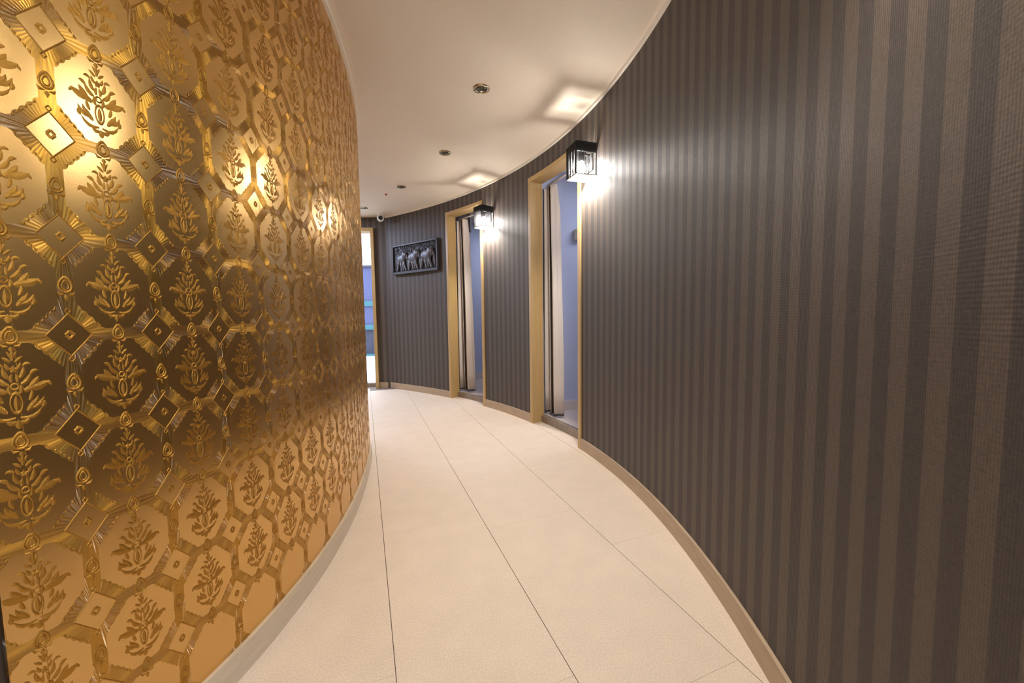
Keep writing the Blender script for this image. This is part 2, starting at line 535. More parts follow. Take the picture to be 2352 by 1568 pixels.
# end wall with the far doorway (frame from x=-1.862 to -2.80)
YE = 5.25
EX0, EX1 = -1.862, -2.80
def end_piece(poly, z0, z1, V, F, U):
    b = len(V); n = len(poly)
    for z in (z0, z1):
        for p in poly:
            V.append((p[0], p[1], z)); U.append((p[0] / 0.0845, z))
    F.append(tuple(b + i for i in range(n))); F.append(tuple(b + n + i for i in range(n)))
    for i in range(n):
        F.append((b + i, b + (i + 1) % n, b + n + (i + 1) % n, b + n + i))
V, F, U = [], [], []
cq = WR.at(S_CORNER)
end_piece([(cq.x + 0.02, cq.y), (cq.x + 0.02, YE + 0.12), (EX0, YE + 0.12), (EX0, YE)], 0, CEIL, V, F, U)
end_piece([(EX0, YE), (EX0, YE + 0.12), (EX1, YE + 0.12), (EX1, YE)], 2.198, CEIL, V, F, U)
end_piece([(EX1, YE), (EX1, YE + 0.12), (-3.6, YE + 0.12), (-3.6, YE)], 0, CEIL, V, F, U)
wall_end = fix_normals(mesh_obj('wall_end', V, F, MT['stripes'], uvs=U))
tag(wall_end, kind='structure')
gl = WL.at(WL.smax)
tag(wall_seg('wall_far', (-3.5, YE), (-3.5, gl.y - 0.15), 0.1, 0, CEIL, MT['brown']), kind='structure')
# near end of the gold wall and the reception behind the camera
g0 = WL.at(S_GOLD0)
tag(prism('wall_return', [(g0.x - 0.012, g0.y - 0.03), (g0.x - 0.012, g0.y + 0.015), (-3.6, g0.y + 0.015), (-3.6, g0.y - 0.03)], 0, CEIL, MT['brown']), kind='structure')
tag(prism('wall_reception', [(-3.6, -3.1), (-3.6, g0.y), (-3.7, g0.y), (-3.7, -3.1)], 0, CEIL, MT['white']), kind='structure')
lo = WR.at(S_LOBBY, 0.0)
tag(wall_seg('wall_lobby', (lo.x, lo.y), (3.2, lo.y), 0.05, 0, CEIL, MT['white']), kind='structure')
tag(wall_seg('wall_lobby_end', (3.2, lo.y), (3.2, -2.7), 0.05, 0, CEIL, MT['white']), kind='structure')
V, F, U = [], [], []
for x0, x1, z0, z1 in ((-3.7, -2.4, 0, CEIL), (-2.4, -0.7, 0, 1.25), (-2.4, -0.7, 2.0, CEIL), (-0.7, 3.2, 0, CEIL)):
    end_piece([(x0, -2.6), (x1, -2.6), (x1, -2.7), (x0, -2.7)], z0, z1, V, F, U)
tag(fix_normals(mesh_obj('wall_back', V, F, MT['white'])), kind='structure')

# cornices and baseboards
tag(sweep_obj('trim_1', WR, [(S_LOBBY, S_CORNER, -0.016, 0.0, CEIL - 0.018, CEIL)], MT['cornice']), kind='structure')
tag(sweep_obj('trim_2', WL, [(S_GOLD0, WL.smax, 0.0, 0.016, CEIL - 0.018, CEIL)], MT['cornice']), kind='structure')
for s0, s1 in ((S_LOBBY, D1[0]), (D1[1], D2[0]), (D2[1], S_CORNER + 0.012)):
    tag(sweep_obj('baseboard_right', WR, [(s0, s1, -0.011, 0.0, 0, 0.08)], MT['base_r']), kind='structure')
tag(sweep_obj('baseboard_left', WL, [(S_GOLD0, WL.smax, 0.0, 0.012, 0, 0.083)], MT['base_l'], step=0.03), kind='structure')
tag(box('baseboard_end', ((cq.x + 0.03 + EX0) / 2, YE - 0.006, 0.04), (abs(EX0 - cq.x - 0.03), 0.012, 0.08), MT['base_r']), kind='structure')

# doorways in the striped wall: frame boards, lintel and raised sill
def doorway(idx, D):
    e = tag(empty('door_%d' % idx, WR.at((D[0] + D[1]) / 2)), kind='structure')
    inv = -Vector(e.location)
    fw = 0.036
    def add(name, pieces, mat):
        o = sweep_obj(name, WR, pieces, mat, e)
        for v in o.data.vertices: v.co += inv
        return o
    add('jamb', [(D[0], D[0] + fw, -0.012, 0.115, 0, D[2])], MT['maple'])
    add('jamb', [(D[1] - fw, D[1], -0.012, 0.115, 0, D[2])], MT['maple'])
    add('lintel', [(D[0] + fw, D[1] - fw, -0.012, 0.115, D[2] - fw, D[2])], MT['maple'])
    add('sill', [(D[0] + fw, D[1] - fw, 0.085, 0.13, 0, 0.06)], MT['sill'])
    return e
doorway(1, D1)
doorway(2, D2)
e3 = tag(empty('door_3', ((EX0 + EX1) / 2, YE, 0)), kind='structure')
def part3(name, c, s, mat): return box(name, (c[0] - e3.location.x, c[1] - YE, c[2]), s, mat, e3)
part3('jamb', (EX0 - 0.021, YE + 0.05, 1.099), (0.042, 0.16, 2.198), MT['maple'])
part3('jamb', (EX1 + 0.021, YE + 0.05, 1.099), (0.042, 0.16, 2.198), MT['maple'])
part3('lintel', ((EX0 + EX1) / 2, YE + 0.05, 2.176), (EX0 - EX1 - 0.084, 0.16, 0.044), MT['maple'])
part3('sill', ((EX0 + EX1) / 2, YE + 0.10, 0.03), (EX0 - EX1 - 0.084, 0.10, 0.06), MT['sill'])

# two treatment rooms behind the striped wall
def ring(r0, a0, a1, n=14): return [(CX + r0 * math.cos(math.radians(a0 + (a1 - a0) * i / n)), CY + r0 * math.sin(math.radians(a0 + (a1 - a0) * i / n))) for i in range(n + 1)]
inner = [tuple(WR.at(s, 0.125)[:2]) for s in np.linspace(2.5, S_CORNER, 24)]
room_floor = tag(prism('floor_rooms', inner + ring(6.9, 66, 10)[:], -0.02, 0.06, MT['room_floor']), kind='structure')
tag(prism('wall_outer', ring(6.9, 10, 72) + ring(7.0, 72, 10), 0, CEIL, MT['lilac']), kind='structure')
tag(wall_seg('wall_room_near', (0.66, 2.50), (3.2, 2.75), 0.08, 0, CEIL, MT['lilac']), kind='structure')
ang = math.atan2(0.059, 0.151)
pa = Vector((0.498, 3.607)); pd = Vector((math.cos(ang), math.sin(ang)))
part1 = tag(wall_seg('wall_room_partition', pa + pd * 2.6, pa - pd * 0.23, 0.07, 0, CEIL, MT['lilac']), kind='structure')
ang2 = math.atan2(0.167, 0.108)
pb = Vector((-0.536, 5.451)); pe = Vector((math.cos(ang2), math.sin(ang2)))
tag(wall_seg('wall_room_end', pb + pe * 2.2, pb - pe * 0.66, 0.07, 0, CEIL, MT['lilac']), kind='structure')
tag(wall_seg('wall_closet', pb - pe * 0.66 + Vector((0.03, -0.02)), Vector((-1.75, 5.36)), 0.06, 0, CEIL, MT['lilac']), kind='structure')
def seg_trim(name, a, b, th, z0, z1, mat): return tag(wall_seg(name, a, b, th, z0, z1, mat), kind='structure')
seg_trim('baseboard_room', pa - pd * 0.2, pa + pd * 2.4, 0.012, 0.06, 0.155, MT['base_room'])
seg_trim('trim_3', pa - pd * 0.2, pa + pd * 2.4, 0.03, CEIL - 0.045, CEIL, MT['white'])
seg_trim('baseboard_room', pb - pe * 0.6, pb + pe * 2.0, 0.012, 0.06, 0.155, MT['base_room'])
seg_trim('trim_4', pb - pe * 0.6, pb + pe * 2.0, 0.03, CEIL - 0.045, CEIL, MT['white'])

tag(box('trim_5', (-0.69, 5.00, 2.21), (0.36, 0.10, 0.262), MT['soffit']), kind='structure')
tag(box('trim_6', (-0.507, 4.945, 2.21), (0.014, 0.012, 0.262), MT['white']), kind='structure')
# outdoors beyond the far doorway
paving = tag(prism('ground', [(-9, YE + 0.15), (1.0, YE + 0.15), (1.0, 14), (-9, 14)], -0.12, 0.0, MT['paving']), kind='structure')

# ================================================================== WALLPAPER RELIEF (children of the gold wall)
class Relief:
    def __init__(s): s.V, s.F = [], []
    def put(s, u, v, h):
        s.V.append(WL.at(max(s_left(u), S_GOLD0 + 0.001), h, z_left(v))); return len(s.V) - 1
    def leaf(s, p0, p1, p2, w, h=0.0012, n=4, tip=0.15, org=(0, 0)):
        """ridged leaf along a quadratic curve; uv units"""
        rows = []
        for i in range(n + 1):
            t = i / n
            x = (1 - t) ** 2 * p0[0] + 2 * t * (1 - t) * p1[0] + t * t * p2[0]
            y = (1 - t) ** 2 * p0[1] + 2 * t * (1 - t) * p1[1] + t * t * p2[1]
            dx = 2 * (1 - t) * (p1[0] - p0[0]) + 2 * t * (p2[0] - p1[0])
            dy = 2 * (1 - t) * (p1[1] - p0[1]) + 2 * t * (p2[1] - p1[1])
            l = math.hypot(dx, dy) or 1
            ww = w * max(0.08, math.sin(math.pi * (0.12 + 0.86 * t)) ** 0.8) * 0.5
            nx, ny = -dy / l * ww, dx / l * ww
            a = s.put(org[0] + x + nx, org[1] + y + ny, 0.0001)
            b = s.put(org[0] + x, org[1] + y, h)
            c = s.put(org[0] + x - nx, org[1] + y - ny, 0.0001)
            rows.append((a, b, c))
        for A, B in zip(rows[:-1], rows[1:]):
            s.F.append((A[0], B[0], B[1], A[1])); s.F.append((A[1], B[1], B[2], A[2]))
    def ring(s, c, rx, ry, w, h=0.001, n=14, pointed=0.0, org=(0, 0)):
        rows = []
        for i in range(n):
            t = 2 * math.pi * i / n
            k = 1 + pointed * max(0, math.sin(t)) ** 3
            o = []
            for q, hh in ((1.0, 0.0001), (1 - 0.5 * w, h), (1 - w, 0.0001)):
                o.append(s.put(org[0] + c[0] + rx * q * math.cos(t), org[1] + c[1] + ry * q * k * math.sin(t), hh))
            rows.append(o)
        for i in range(n):
            A, B = rows[i], rows[(i + 1) % n]
            s.F.append((A[0], B[0], B[1], A[1])); s.F.append((A[1], B[1], B[2], A[2]))
    def bar(s, p, q, w, h=0.0009, org=(0, 0)):
        dx, dy = q[0] - p[0], q[1] - p[1]; l = math.hypot(dx, dy)
        nx, ny = -dy / l * w / 2, dx / l * w / 2
        rows = []
        for P in (p, q):
            rows.append((s.put(org[0] + P[0] + nx, org[1] + P[1] + ny, 0.0001), s.put(org[0] + P[0], org[1] + P[1], h), s.put(org[0] + P[0] - nx, org[1] + P[1] - ny, 0.0001)))
        A, B = rows
        s.F.append((A[0], B[0], B[1], A[1])); s.F.append((A[1], B[1], B[2], A[2]))

FLOWER = [  # right half of the damask spray: p0, p1, p2, width (half-size units of the medallion)
    ((0.00, -0.98), (0.02, -0.88), (0.00, -0.76), 0.13),
    ((0.04, -0.80), (0.20, -0.90), (0.28, -0.72), 0.11),
    ((0.05, -0.70), (0.42, -0.84), (0.60, -0.50), 0.10),
    ((0.60, -0.52), (0.68, -0.44), (0.62, -0.34), 0.12),
    ((0.22, -0.56), (0.34, -0.50), (0.40, -0.30), 0.12),
    ((0.28, -0.44), (0.48, -0.42), (0.52, -0.20), 0.12),
    ((0.36, -0.50), (0.62, -0.44), (0.66, -0.24), 0.11),
    ((0.30, -0.30), (0.40, -0.18), (0.38, -0.04), 0.10),
    ((0.20, -0.04), (0.34, -0.02), (0.48, 0.10), 0.15),
    ((0.30, 0.00), (0.62, 0.02), (0.84, 0.16), 0.19),
    ((0.34, 0.06), (0.52, 0.16), (0.58, 0.30), 0.14),
    ((0.76, 0.12), (0.86, 0.10), (0.88, 0.02), 0.08),
    ((0.14, 0.14), (0.34, 0.18), (0.40, 0.42), 0.12),
    ((0.38, 0.36), (0.46, 0.48), (0.58, 0.46), 0.10),
    ((0.12, 0.30), (0.24, 0.38), (0.24, 0.60), 0.11),
    ((0.22, 0.60), (0.32, 0.70), (0.42, 0.62), 0.08),
    ((0.07, 0.52), (0.16, 0.56), (0.18, 0.70), 0.09),
    ((0.05, 0.70), (0.14, 0.78), (0.24, 0.84), 0.08),
    ((0.02, 0.80), (0.06, 0.90), (0.12, 0.98), 0.06),
    ((0.10, -0.10), (0.18, 0.00), (0.12, 0.14), 0.10),
    ((0.06, 0.20), (0.10, 0.30), (0.04, 0.42), 0.09),
]
fl, orn = Relief(), Relief()
HX, HY = 0.335, 0.375
UR, VR = range(-1, 12), range(-6, 8)
for i in UR:
    for j in VR:
        for kind in (0, 1):
            pass
        c = (i + 0.5, j + 0.5)
        if s_left(c[0] - 0.26) < S_GOLD0 or z_left(c[1] + 0.42) > CEIL - 0.02 or z_left(c[1] - 0.42) < 0.085:
            pass
        else:
            det = 4 if i < 6 else 2
            for p0, p1, p2, w in FLOWER:
                for sg in (1, -1):
                    q = [(sg * p[0] * HX, p[1] * HY) for p in (p0, p1, p2)]
                    fl.leaf(q[0], q[1], q[2], w * 0.40, h=0.0007, n=det, org=c)
            fl.ring((0, -0.33 * HY), 0.165 * HX, 0.30 * HY, 0.30, n=12, org=c)
            fl.leaf((0, -0.52 * HY), (0, -0.35 * HY), (0, -0.14 * HY), 0.05, n=det, org=c)
            fl.ring((0, 0.09 * HY), 0.12 * HX, 0.10 * HY, 0.5, n=10, org=c)
            for k in range(5):
                a = math.pi / 2 + k * 2 * math.pi / 5
                fl.leaf((0, 0.52 * HY), (0.05 * math.cos(a) * HX, (0.52 + 0.05 * math.sin(a)) * HY), (0.11 * math.cos(a) * HX, (0.52 + 0.10 * math.sin(a)) * HY), 0.035, n=2, org=c)
            fl.leaf((0, 0.74 * HY), (0, 0.86 * HY), (0, 1.02 * HY), 0.05, n=2, org=c)
            # ragged leaf border on the four slanting sides
            if i < 7:
                for sx in (1, -1):
                    for sy in (1, -1):
                        for k in range(6):
                            t = (k + 0.5) / 6
                            px, py = 0.405 - t * 0.225, 0.195 + t * 0.225
                            orn.leaf((sx * px, sy * py), (sx * (px + 0.012), sy * (py + 0.02)), (sx * (px - 0.018), sy * (py + 0.035)), 0.028, h=0.001, n=2, org=c)
        # lozenge frame at the lattice node
        c = (i, j)
        if s_left(i - 0.25) >= S_GOLD0 and z_left(j + 0.3) < CEIL and z_left(j - 0.3) > 0.085:
            a = 0.218
            for p, q in (((-a, 0), (0, a)), ((0, a), (a, 0)), ((a, 0), (0, -a)), ((0, -a), (-a, 0))):
                orn.bar(p, q, 0.016, org=c)
            for x, y in ((0, a + 0.03), (0, -a - 0.03)) + (((a + 0.03, 0), (-a - 0.03, 0)) if i > 2 else ()):
                for k in range(4):
                    t0, t1 = k * math.pi / 2, (k + 1) * math.pi / 2
                    orn.bar((x + 0.028 * math.cos(t0), y + 0.028 * math.sin(t0)), (x + 0.028 * math.cos(t1), y + 0.028 * math.sin(t1)), 0.014, org=c)
            for k in range(4):
                t0, t1 = k * math.pi / 2, (k + 1) * math.pi / 2
                orn.bar((0.04 * math.cos(t0), 0.04 * math.sin(t0)), (0.04 * math.cos(t1), 0.04 * math.sin(t1)), 0.032, org=c)
        # teardrops between neighbouring medallions
        for c in ((i + 0.5, j), (i, j + 0.5)):
            if s_left(c[0] - 0.08) < S_GOLD0 or z_left(c[1] + 0.14) > CEIL or z_left(c[1] - 0.14) < 0.085: continue
            orn.ring((0, 0.0), 0.075, 0.075, 0.34, n=14, pointed=0.45, org=c)
            orn.ring((0, 0.0), 0.042, 0.046, 0.4, n=10, pointed=0.5, org=c)
            orn.leaf((0, -0.09), (0, -0.11), (0, -0.15), 0.05, n=2, org=c)
            for sg in (1, -1):
                orn.leaf((sg * 0.02, -0.085), (sg * 0.07, -0.10), (sg * 0.085, -0.055), 0.03, n=2, org=c)
o = mesh_obj('damask_sprays', fl.V, fl.F, MT['motif'], wall_left); tag(o, kind='stuff')
o = mesh_obj('damask_ornaments', orn.V, orn.F, MT['bead'], wall_left); tag(o, kind='stuff')
# paper seam
sm = Relief()
for us in (u_left(0.438), u_left(0.965)):
    sm.bar((us, -5), (us, 7.6), 0.006, h=0.0005)
    pass
mesh_obj('paper_seam', sm.V, sm.F, MT['motif'], wall_left)

# ================================================================== WALL SCONCES
def sconce(s_c, label):
    base = WR.at(s_c, 0, 1.985)
    t = WR.tangent(s_c)
    e = empty('wall_sconce', base, math.atan2(t.y, t.x))      # local x along wall, local +y into the corridor
    tag(e, label, 'lamp', 'string-shaded sconces on the striped wall')
    w, dp, h = 0.135, 0.145, 0.20
    box('wall_plate', (0, 0.006, 0.0), (0.07, 0.012, 0.11), MT['black'], e, bevel=0.002)
    box('arm', (0, 0.036, 0.05), (0.014, 0.06, 0.014), MT['black'], e, bevel=0.002)
    bm = bmesh.new()
    lathe(bm, [(0, 0.055), (0.016, 0.055), (0.019, 0.05), (0.019, 0.012), (0.014, 0.0)], 16, Matrix.Translation((0, 0.072, 0.005)))
    bm_obj('socket', bm, MT['black'], e, smooth=True)
    bm = bmesh.new()
    lathe(bm, [(0.012, 0.0), (0.018, -0.012), (0.027, -0.035), (0.029, -0.05), (0.025, -0.066), (0.014, -0.077), (0, -0.080)], 16, Matrix.Translation((0, 0.072, 0.005)))
    bm_obj('bulb', bm, MT['bulb'], e, smooth=True)
    for zz, nm, mt in ((h / 2, 'top_rim', 'black'), (-h / 2, 'bottom_rim', 'diffuser')):
        bm = bmesh.new(); g = 0.006
        bm_box(bm, (0, dp, zz), (w, g, g)); bm_box(bm, (w / 2, dp / 2 + 0.002, zz), (g, dp - 0.004, g)); bm_box(bm, (-w / 2, dp / 2 + 0.002, zz), (g, dp - 0.004, g))
        bm_obj(nm, bm, MT[mt], e)
    for x in (-w / 2, w / 2):
        for y in (0.004, dp): box('shade_wire', (x, y, 0), (0.004, 0.004, h - 0.006), MT['black'], e)
    bm = bmesh.new()                                          # added see-through plate with a square opening, dims the uplight
    zt = h / 2 - 0.003
    bm_box(bm, (-w / 2 + 0.0155, dp / 2, zt), (0.025, dp, 0.003)); bm_box(bm, (w / 2 - 0.0155, dp / 2, zt), (0.025, dp, 0.003))
    bm_box(bm, (0, dp - 0.010, zt), (w - 0.056, 0.020, 0.003))
    bmesh.ops.remove_doubles(bm, verts=bm.verts, dist=1e-6)
    bm_obj('top_plate', bm, MT['smoked_dark'], e)
    box('top_glass', (0, 0.0625, zt + 0.004), (0.10, 0.125, 0.003), MT['smoked'], e)  # added filter pane, weakens the light patch on the ceiling
    bm = bmesh.new()                                          # opaque black band added inside the upper strings, holds back uplight
    zb_, hb = h / 2 - 0.030, 0.056
    bm_box(bm, (0, dp - 0.004, zb_), (w - 0.006, 0.002, hb)); bm_box(bm, (w / 2 - 0.004, dp / 2, zb_), (0.002, dp - 0.010, hb)); bm_box(bm, (-w / 2 + 0.004, dp / 2, zb_), (0.002, dp - 0.010, hb))
    bm_obj('upper_band', bm, MT['black'], e)
    bm = bmesh.new()
    pitch = 0.0024
    rnd = random.Random(3)
    def strand(x, y):
        hw = 0.00110
        jx = rnd.uniform(-0.0004, 0.0004)
        pr = [bm.verts.new((x + jx + a * hw, y + jx + b * hw, z)) for z in (-h / 2, h / 2) for a, b in ((1, 0), (0, 1), (-1, 0), (0, -1))]
        for k in range(4): bm.faces.new((pr[k], pr[(k + 1) % 4], pr[4 + (k + 1) % 4], pr[4 + k]))
    n = int(w / pitch)
    for k in range(n + 1): strand(-w / 2 + w * k / n, dp + 0.003)
    n = int(dp / pitch)
    for k in range(n + 1):
        strand(-w / 2 - 0.003, dp * k / n); strand(w / 2 + 0.003, dp * k / n)
    tag(bm_obj('string_shade', bm, MT['string'], e), kind='stuff')
    return e
sconce(2.675, 'lit black string sconce on striped wall beside the nearer curtained doorway')
sconce(4.270, 'lit black string sconce on striped wall beside the farther curtained doorway')

sconce(0.42, 'lit black string sconce on striped wall closest to the camera')

# ================================================================== CURTAINS
def curtain(D, label, folds, top, offs):
    org = WR.at(D[1] - 0.05, offs, 0)
    p2 = WR.at(D[0] + 0.05, offs, 0)
    e1 = (p2 - org).normalized(); e2 = Vector((e1.y, -e1.x, 0))
    if e2.dot(WR.outward((D[0] + D[1]) / 2)) < 0: e2 = -e2
    e = empty('door_curtain', org)
    tag(e, label, 'curtain', 'curtains tied back in the two doorways')
    # smooth fold line
    pts = []
    for k in range(len(folds) - 1):
        for q in range(5):
            t = q / 5; ts = t * t * (3 - 2 * t)
            pts.append((folds[k][0] + (folds[k + 1][0] - folds[k][0]) * t, folds[k][1] + (folds[k + 1][1] - folds[k][1]) * ts))
    pts.append(folds[-1])
    zs = [0.095, 0.3, 0.6, 0.95, 1.3, 1.65, 1.9, 2.03, top - 0.02, top]
    def pos(a, b, z, lift=0.0):
        f = max(0.0, (top - z) / top)
        sx = 0.74 + 0.34 * f + 0.03 * math.sin(z * 4 + a * 30)
        pin = 0.55 + 0.45 * min(1, (top - z) / 0.25)
        return e1 * (a * sx) + e2 * ((b - lift) * pin) + Vector((0, 0, z))
    V, F = [], []
    for z in zs:
        for a, b in pts: V.append(pos(a, b, z))
    n = len(pts)
    for r in range(len(zs) - 1):
        for k in range(n - 1):
            F.append((r * n + k, r * n + k + 1, (r + 1) * n + k + 1, (r + 1) * n + k))
    o = mesh_obj('cloth_panel', V, F, MT['cloth'], e, smooth=True)
    md = o.modifiers.new('thick', 'SOLIDIFY'); md.thickness = 0.003; md.offset = 0
    L_ = len(pts)
    for i0, i1 in ((0, 2), (int(L_ * .28), int(L_ * .28) + 1), (int(L_ * .52), int(L_ * .52) + 3)):
        V, F = [], []
        for z in zs:
            for k in range(i0, i1 + 1): V.append(pos(pts[k][0], pts[k][1], z, 0.004))
        m_ = i1 - i0 + 1
        for r in range(len(zs) - 1):
            for k in range(m_ - 1): F.append((r * m_ + k, r * m_ + k + 1, (r + 1) * m_ + k + 1, (r + 1) * m_ + k))
        o = mesh_obj('piping', V, F, MT['piping'], e, smooth=True)
        md = o.modifiers.new('thick', 'SOLIDIFY'); md.thickness = 0.003; md.offset = 0
    V, F = [], []
    for z in (0.082, 0.097):
        for a, b in pts: V.append(pos(a, b, z, 0.003))
    for k in range(n - 1): F.append((k, k + 1, n + k + 1, n + k))
    o = mesh_obj('hem', V, F, MT['piping'], e, smooth=True)  # dark hem, also stands in for the shadow under the cloth
    md = o.modifiers.new('thick', 'SOLIDIFY'); md.thickness = 0.006; md.offset = 0
    # rail behind the lintel
    ln = (p2 - org).length
    bm = bmesh.new()
    bmesh.ops.create_cone(bm, cap_ends=True, segments=10, radius1=0.009, radius2=0.009, depth=ln)
    R = e1.to_track_quat('Z', 'Y').to_matrix().to_4x4()
    bmesh.ops.transform(bm, matrix=Matrix.Translation(e1 * ln / 2 + e2 * 0.02 + Vector((0, 0, top + 0.012))) @ R, verts=bm.verts)
    bm_obj('rail', bm, MT['white'], e, smooth=True)
    return e
FOLDS = [(0.0, 0.01), (0.015, 0.06), (0.035, 0.0), (0.065, 0.055), (0.085, 0.07), (0.12, 0.012), (0.15, 0.07), (0.17, 0.015), (0.205, 0.0), (0.235, 0.04), (0.255, 0.075)]
FOLDS = [(a * 0.94 - 0.075, b * 1.0) for a, b in FOLDS]
curtain(D1, 'beige curtain with dark piping gathered in the nearer doorway', FOLDS, 2.12, 0.145)
curtain(D2, 'beige curtain with dark piping gathered in the farther doorway', FOLDS, 2.13, 0.145)

# ================================================================== CEILING FITTINGS
def downlight(x, y, label):
    e = empty('downlight', (x, y, CEIL))
    tag(e, label, 'light', 'unlit recessed downlights')
    bm = bmesh.new()
    lathe(bm, [(0.034, -0.001), (0.037, -0.006), (0.044, -0.007), (0.050, -0.003), (0.050, 0.0)], 32)
    bm_obj('trim_ring', bm, MT['chrome'], e, smooth=True)
    bm = bmesh.new()
    lathe(bm, [(0.036, -0.0015), (0.030, -0.002), (0.028, -0.0065), (0.018, -0.010), (0, -0.011)], 24)
    bm_obj('lamp_face', bm, MT['lamp_glass'], e, smooth=True)
for (x, y), lb in zip(((-0.161, 2.365), (-0.534, 3.246), (-1.133, 4.053), (-1.816, 4.800)),
                      ('unlit round downlight in the ceiling closest to the camera', 'second unlit round downlight along the ceiling from the camera',
                       'third unlit round downlight along the ceiling, before the red sprinkler', 'unlit round downlight in the ceiling farthest away, half behind gold wall')):
    downlight(x, y, lb)

e = tag(empty('sprinkler_head', (-1.363, 4.269, CEIL)), 'tiny red sprinkler head on the ceiling near the far downlights', 'sprinkler')
bm = bmesh.new(); lathe(bm, [(0, -0.004), (0.016, -0.004), (0.019, 0.0)], 20); bm_obj('escutcheon', bm, MT['cornice'], e, smooth=True)
bm = bmesh.new(); lathe(bm, [(0.012, -0.004), (0.013, -0.012), (0.008, -0.018), (0, -0.019)], 16); bm_obj('red_bulb', bm, MT['red'], e, smooth=True)

e = tag(empty('security_camera', (-1.705, 5.09, CEIL)), 'white round security camera with black lens in the ceiling corner', 'camera')
bm = bmesh.new(); lathe(bm, [(0, -0.022), (0.030, -0.022), (0.042, -0.012), (0.046, 0.0)], 28); bm_obj('mount', bm, MT['camera_white'], e, smooth=True)
bm = bmesh.new(); bmesh.ops.create_uvsphere(bm, u_segments=24, v_segments=14, radius=0.046, matrix=Matrix.Translation((0, -0.01, -0.055)))
bm_obj('ball', bm, MT['camera_white'], e, smooth=True)
bm = bmesh.new()
tocam = (Vector((0, 0, CAM_Z + 0.6)) - Vector((-1.705, 5.09, CEIL - 0.055))).normalized()
lathe(bm, [(0.027, 0.036), (0.027, 0.047), (0.022, 0.049), (0.0, 0.050)], 24, Matrix.Translation((0, -0.01, -0.055)) @ tocam.to_track_quat('Z', 'Y').to_matrix().to_4x4())
bm_obj('lens', bm, MT['lens'], e, smooth=True)

# ================================================================== CARVED ELEPHANT PANEL
sa, sb = 5.185, 6.062
pA, pB = WR.at(sb), WR.at(sa)                   # left and right ends seen from the corridor
mid = (pA + pB) / 2
ex = (pB - pA).normalized()
PW = (pB - pA).length
sag = max((mid - WR.at((sa + sb) / 2)).length, 0.0)
PZ0, PZ1 = 1.545, 1.930
PH = PZ1 - PZ0
ny = Vector((ex.y, -ex.x, 0))
if ny.dot(-mid) < 0: ny = -ny
e = empty('relief_panel', Vector((mid.x, mid.y, (PZ0 + PZ1) / 2)) + ny * 0.002, math.atan2(ex.y, ex.x))
tag(e, 'dark carved wooden panel of three walking elephants hanging on the striped wall', 'carving')
S_ = -1.0                                        # local -y faces the corridor
box('back_board', (0, -0.008, 0), (PW - 0.02, 0.016, PH - 0.02), MT['carved_bg'], e)
for c, s in (((0, -0.019, PH / 2 - 0.0125), (PW, 0.038, 0.025)), ((0, -0.019, -PH / 2 + 0.0175), (PW, 0.038, 0.035)),
             ((-PW / 2 + 0.0125, -0.019, 0.005), (0.025, 0.038, PH - 0.06)), ((PW / 2 - 0.0125, -0.019, 0.005), (0.025, 0.038, PH - 0.06))):
    box('frame_rail', c, s, MT['carved'], e, bevel=0.004)
def ell(bm, c, r, rot=0.0, seg=12):
    m = Matrix.Translation(c) @ Matrix.Rotation(rot, 4, 'Y') @ Matrix.Diagonal((*r, 1))
    bmesh.ops.create_uvsphere(bm, u_segments=seg, v_segments=8, radius=1.0, matrix=m)
def limb(bm, pts, radii, yc, fl=0.6):
    rows = []
    for (x, z), r in zip(pts, radii):
        rows.append([bm.verts.new((x + r * math.cos(2 * math.pi * k / 8), yc + fl * r * math.sin(2 * math.pi * k / 8), z)) for k in range(8)])
    for A, B in zip(rows[:-1], rows[1:]):
        for k in range(8): bm.faces.new((A[k], A[(k + 1) % 8], B[(k + 1) % 8], B[k]))
    bm.faces.new(rows[0]); bm.faces.new(rows[-1][::-1])
def elephant(cx, sc, stride):
    bm = bmesh.new(); y = -0.026
    g = -PH / 2 + 0.04
    ell(bm, (cx - 0.01, y, 0.005), (0.085 * sc, 0.022, 0.068 * sc), 0.12)          # barrel
    ell(bm, (cx - 0.06 * sc, y, 0.0), (0.052 * sc, 0.022, 0.062 * sc))             # rump
    ell(bm, (cx + 0.07 * sc, y - 0.004, 0.045), (0.042 * sc, 0.022, 0.048 * sc), -0.4)   # head
    limb(bm, [(cx - 0.075 * sc, -0.01), (cx - 0.085 * sc, -0.07), (cx - 0.10 * sc - stride, g + 0.01), (cx - 0.10 * sc - stride, g)], [0.034 * sc, 0.026 * sc, 0.017, 0.019], y)
    limb(bm, [(cx - 0.035 * sc, -0.02), (cx - 0.03 * sc, -0.08), (cx - 0.015 * sc, g + 0.01), (cx - 0.015 * sc, g)], [0.030 * sc, 0.023 * sc, 0.016, 0.018], y + 0.004)
    limb(bm, [(cx + 0.03 * sc, -0.01), (cx + 0.04 * sc, -0.07), (cx + 0.065 * sc + stride, g + 0.01), (cx + 0.065 * sc + stride, g)], [0.030 * sc, 0.022 * sc, 0.016, 0.018], y)
    limb(bm, [(cx + 0.005, -0.02), (cx + 0.008, -0.08), (cx + 0.02 * sc, g + 0.02), (cx + 0.02 * sc, g)], [0.028 * sc, 0.02 * sc, 0.015, 0.017], y + 0.006)
    limb(bm, [(cx + 0.10 * sc, 0.045), (cx + 0.122 * sc, -0.01), (cx + 0.126 * sc, -0.07), (cx + 0.132 * sc, g + 0.03), (cx + 0.148 * sc, g + 0.025)], [0.024 * sc, 0.018, 0.013, 0.009, 0.007], y - 0.004)
    limb(bm, [(cx - 0.115 * sc, 0.02), (cx - 0.125 * sc, -0.03), (cx - 0.122 * sc, -0.08)], [0.007, 0.005, 0.004], y)
    return bm_obj('elephant', bm, MT['carved_hi'], e, smooth=True)
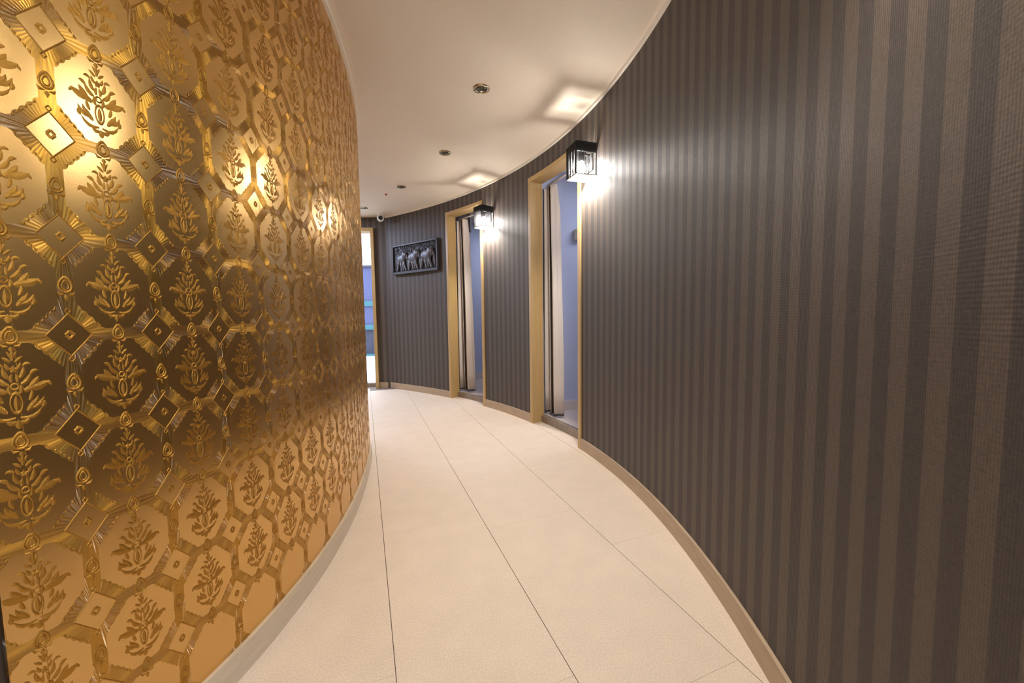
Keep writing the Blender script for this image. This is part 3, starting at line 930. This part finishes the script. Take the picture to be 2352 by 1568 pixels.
for cx, sc_, st in ((-0.235, 0.92, 0.012), (-0.005, 1.0, 0.004), (0.245, 1.08, 0.008)):
    el = elephant(cx, sc_, st)
    bm = bmesh.new(); ell(bm, (cx + 0.045 * sc_, -0.046, 0.045), (0.034 * sc_, 0.008, 0.044 * sc_), 0.25)
    bm_obj('ear', bm, MT['carved_hi'], el, smooth=True)
    bm = bmesh.new(); limb(bm, [(cx + 0.092 * sc_, 0.015), (cx + 0.118 * sc_, -0.012), (cx + 0.145 * sc_, -0.006)], [0.006, 0.005, 0.002], -0.046, 1.0)
    bm_obj('tusk', bm, MT['carved_hi'], el, smooth=True)
bm = bmesh.new(); rr = random.Random(5)
for k in range(420):
    x = rr.uniform(-PW / 2 + 0.03, PW / 2 - 0.03)
    z = rr.choice((rr.uniform(0.07, PH / 2 - 0.03), rr.uniform(-PH / 2 + 0.04, -PH / 2 + 0.10), rr.uniform(0.0, PH / 2 - 0.03)))
    ell(bm, (x, -0.018, z), (rr.uniform(0.006, 0.013), 0.005, rr.uniform(0.004, 0.007)), rr.uniform(0, 3.1), 6)
tag(bm_obj('carved_foliage', bm, MT['carved'], e, smooth=True), kind='stuff')

# ================================================================== SMALL THINGS
nb = Vector((pd.y, -pd.x))
wp = pa + pd * 0.125
e = empty('wall_box', (wp.x, wp.y, 1.74), math.atan2(pd.y, pd.x))
tag(e, 'small beige dispenser box on lavender wall behind the nearer curtain', 'box')
box('housing', (0.02, -0.03, 0), (0.075, 0.055, 0.10), MT['box_beige'], e, bevel=0.008)
box('cover', (0.02, -0.062, 0.012), (0.062, 0.012, 0.06), MT['box_beige'], e, bevel=0.004)

# blue hoarding outdoors with teal rails
HY_ = 9.7
e = empty('hoarding', (-3.6, HY_, 0))
tag(e, 'blue sheet hoarding with two teal rails outdoors beyond the far doorway', 'fence')
for k in range(4):
    box('sheet', (-2.4 + 1.6 * k, 0.03, 1.48), (1.592, 0.03, 1.55), MT['hoard'], e)
    box('lower_panel', (-2.4 + 1.6 * k, 0.05, 0.355), (1.592, 0.03, 0.69), MT['slate'], e)
box('cap_rail', (0, 0.0, 2.275), (6.4, 0.12, 0.05), MT['cap'], e)
box('rail', (0, -0.03, 1.34), (6.4, 0.05, 0.13), MT['teal'], e)
box('rail', (0, -0.03, 0.74), (6.4, 0.05, 0.13), MT['teal'], e)
box('footing', (0, 0.0, 0.03), (6.4, 0.14, 0.06), MT['teal'], e)

e = empty('doorstop', (-2.11, 5.93, 0.0))
tag(e, 'small black rubber doorstop on the bright ground outside far doorway', 'doorstop')
bm = bmesh.new(); lathe(bm, [(0, 0.0), (0.045, 0.0), (0.045, 0.05), (0.032, 0.075), (0, 0.078)], 18); bm_obj('rubber', bm, MT['black'], e, smooth=True)
bm = bmesh.new(); bm_box(bm, (0, 0, 0.082), (0.02, 0.02, 0.014)); bm_obj('screw', bm, MT['chrome'], e)
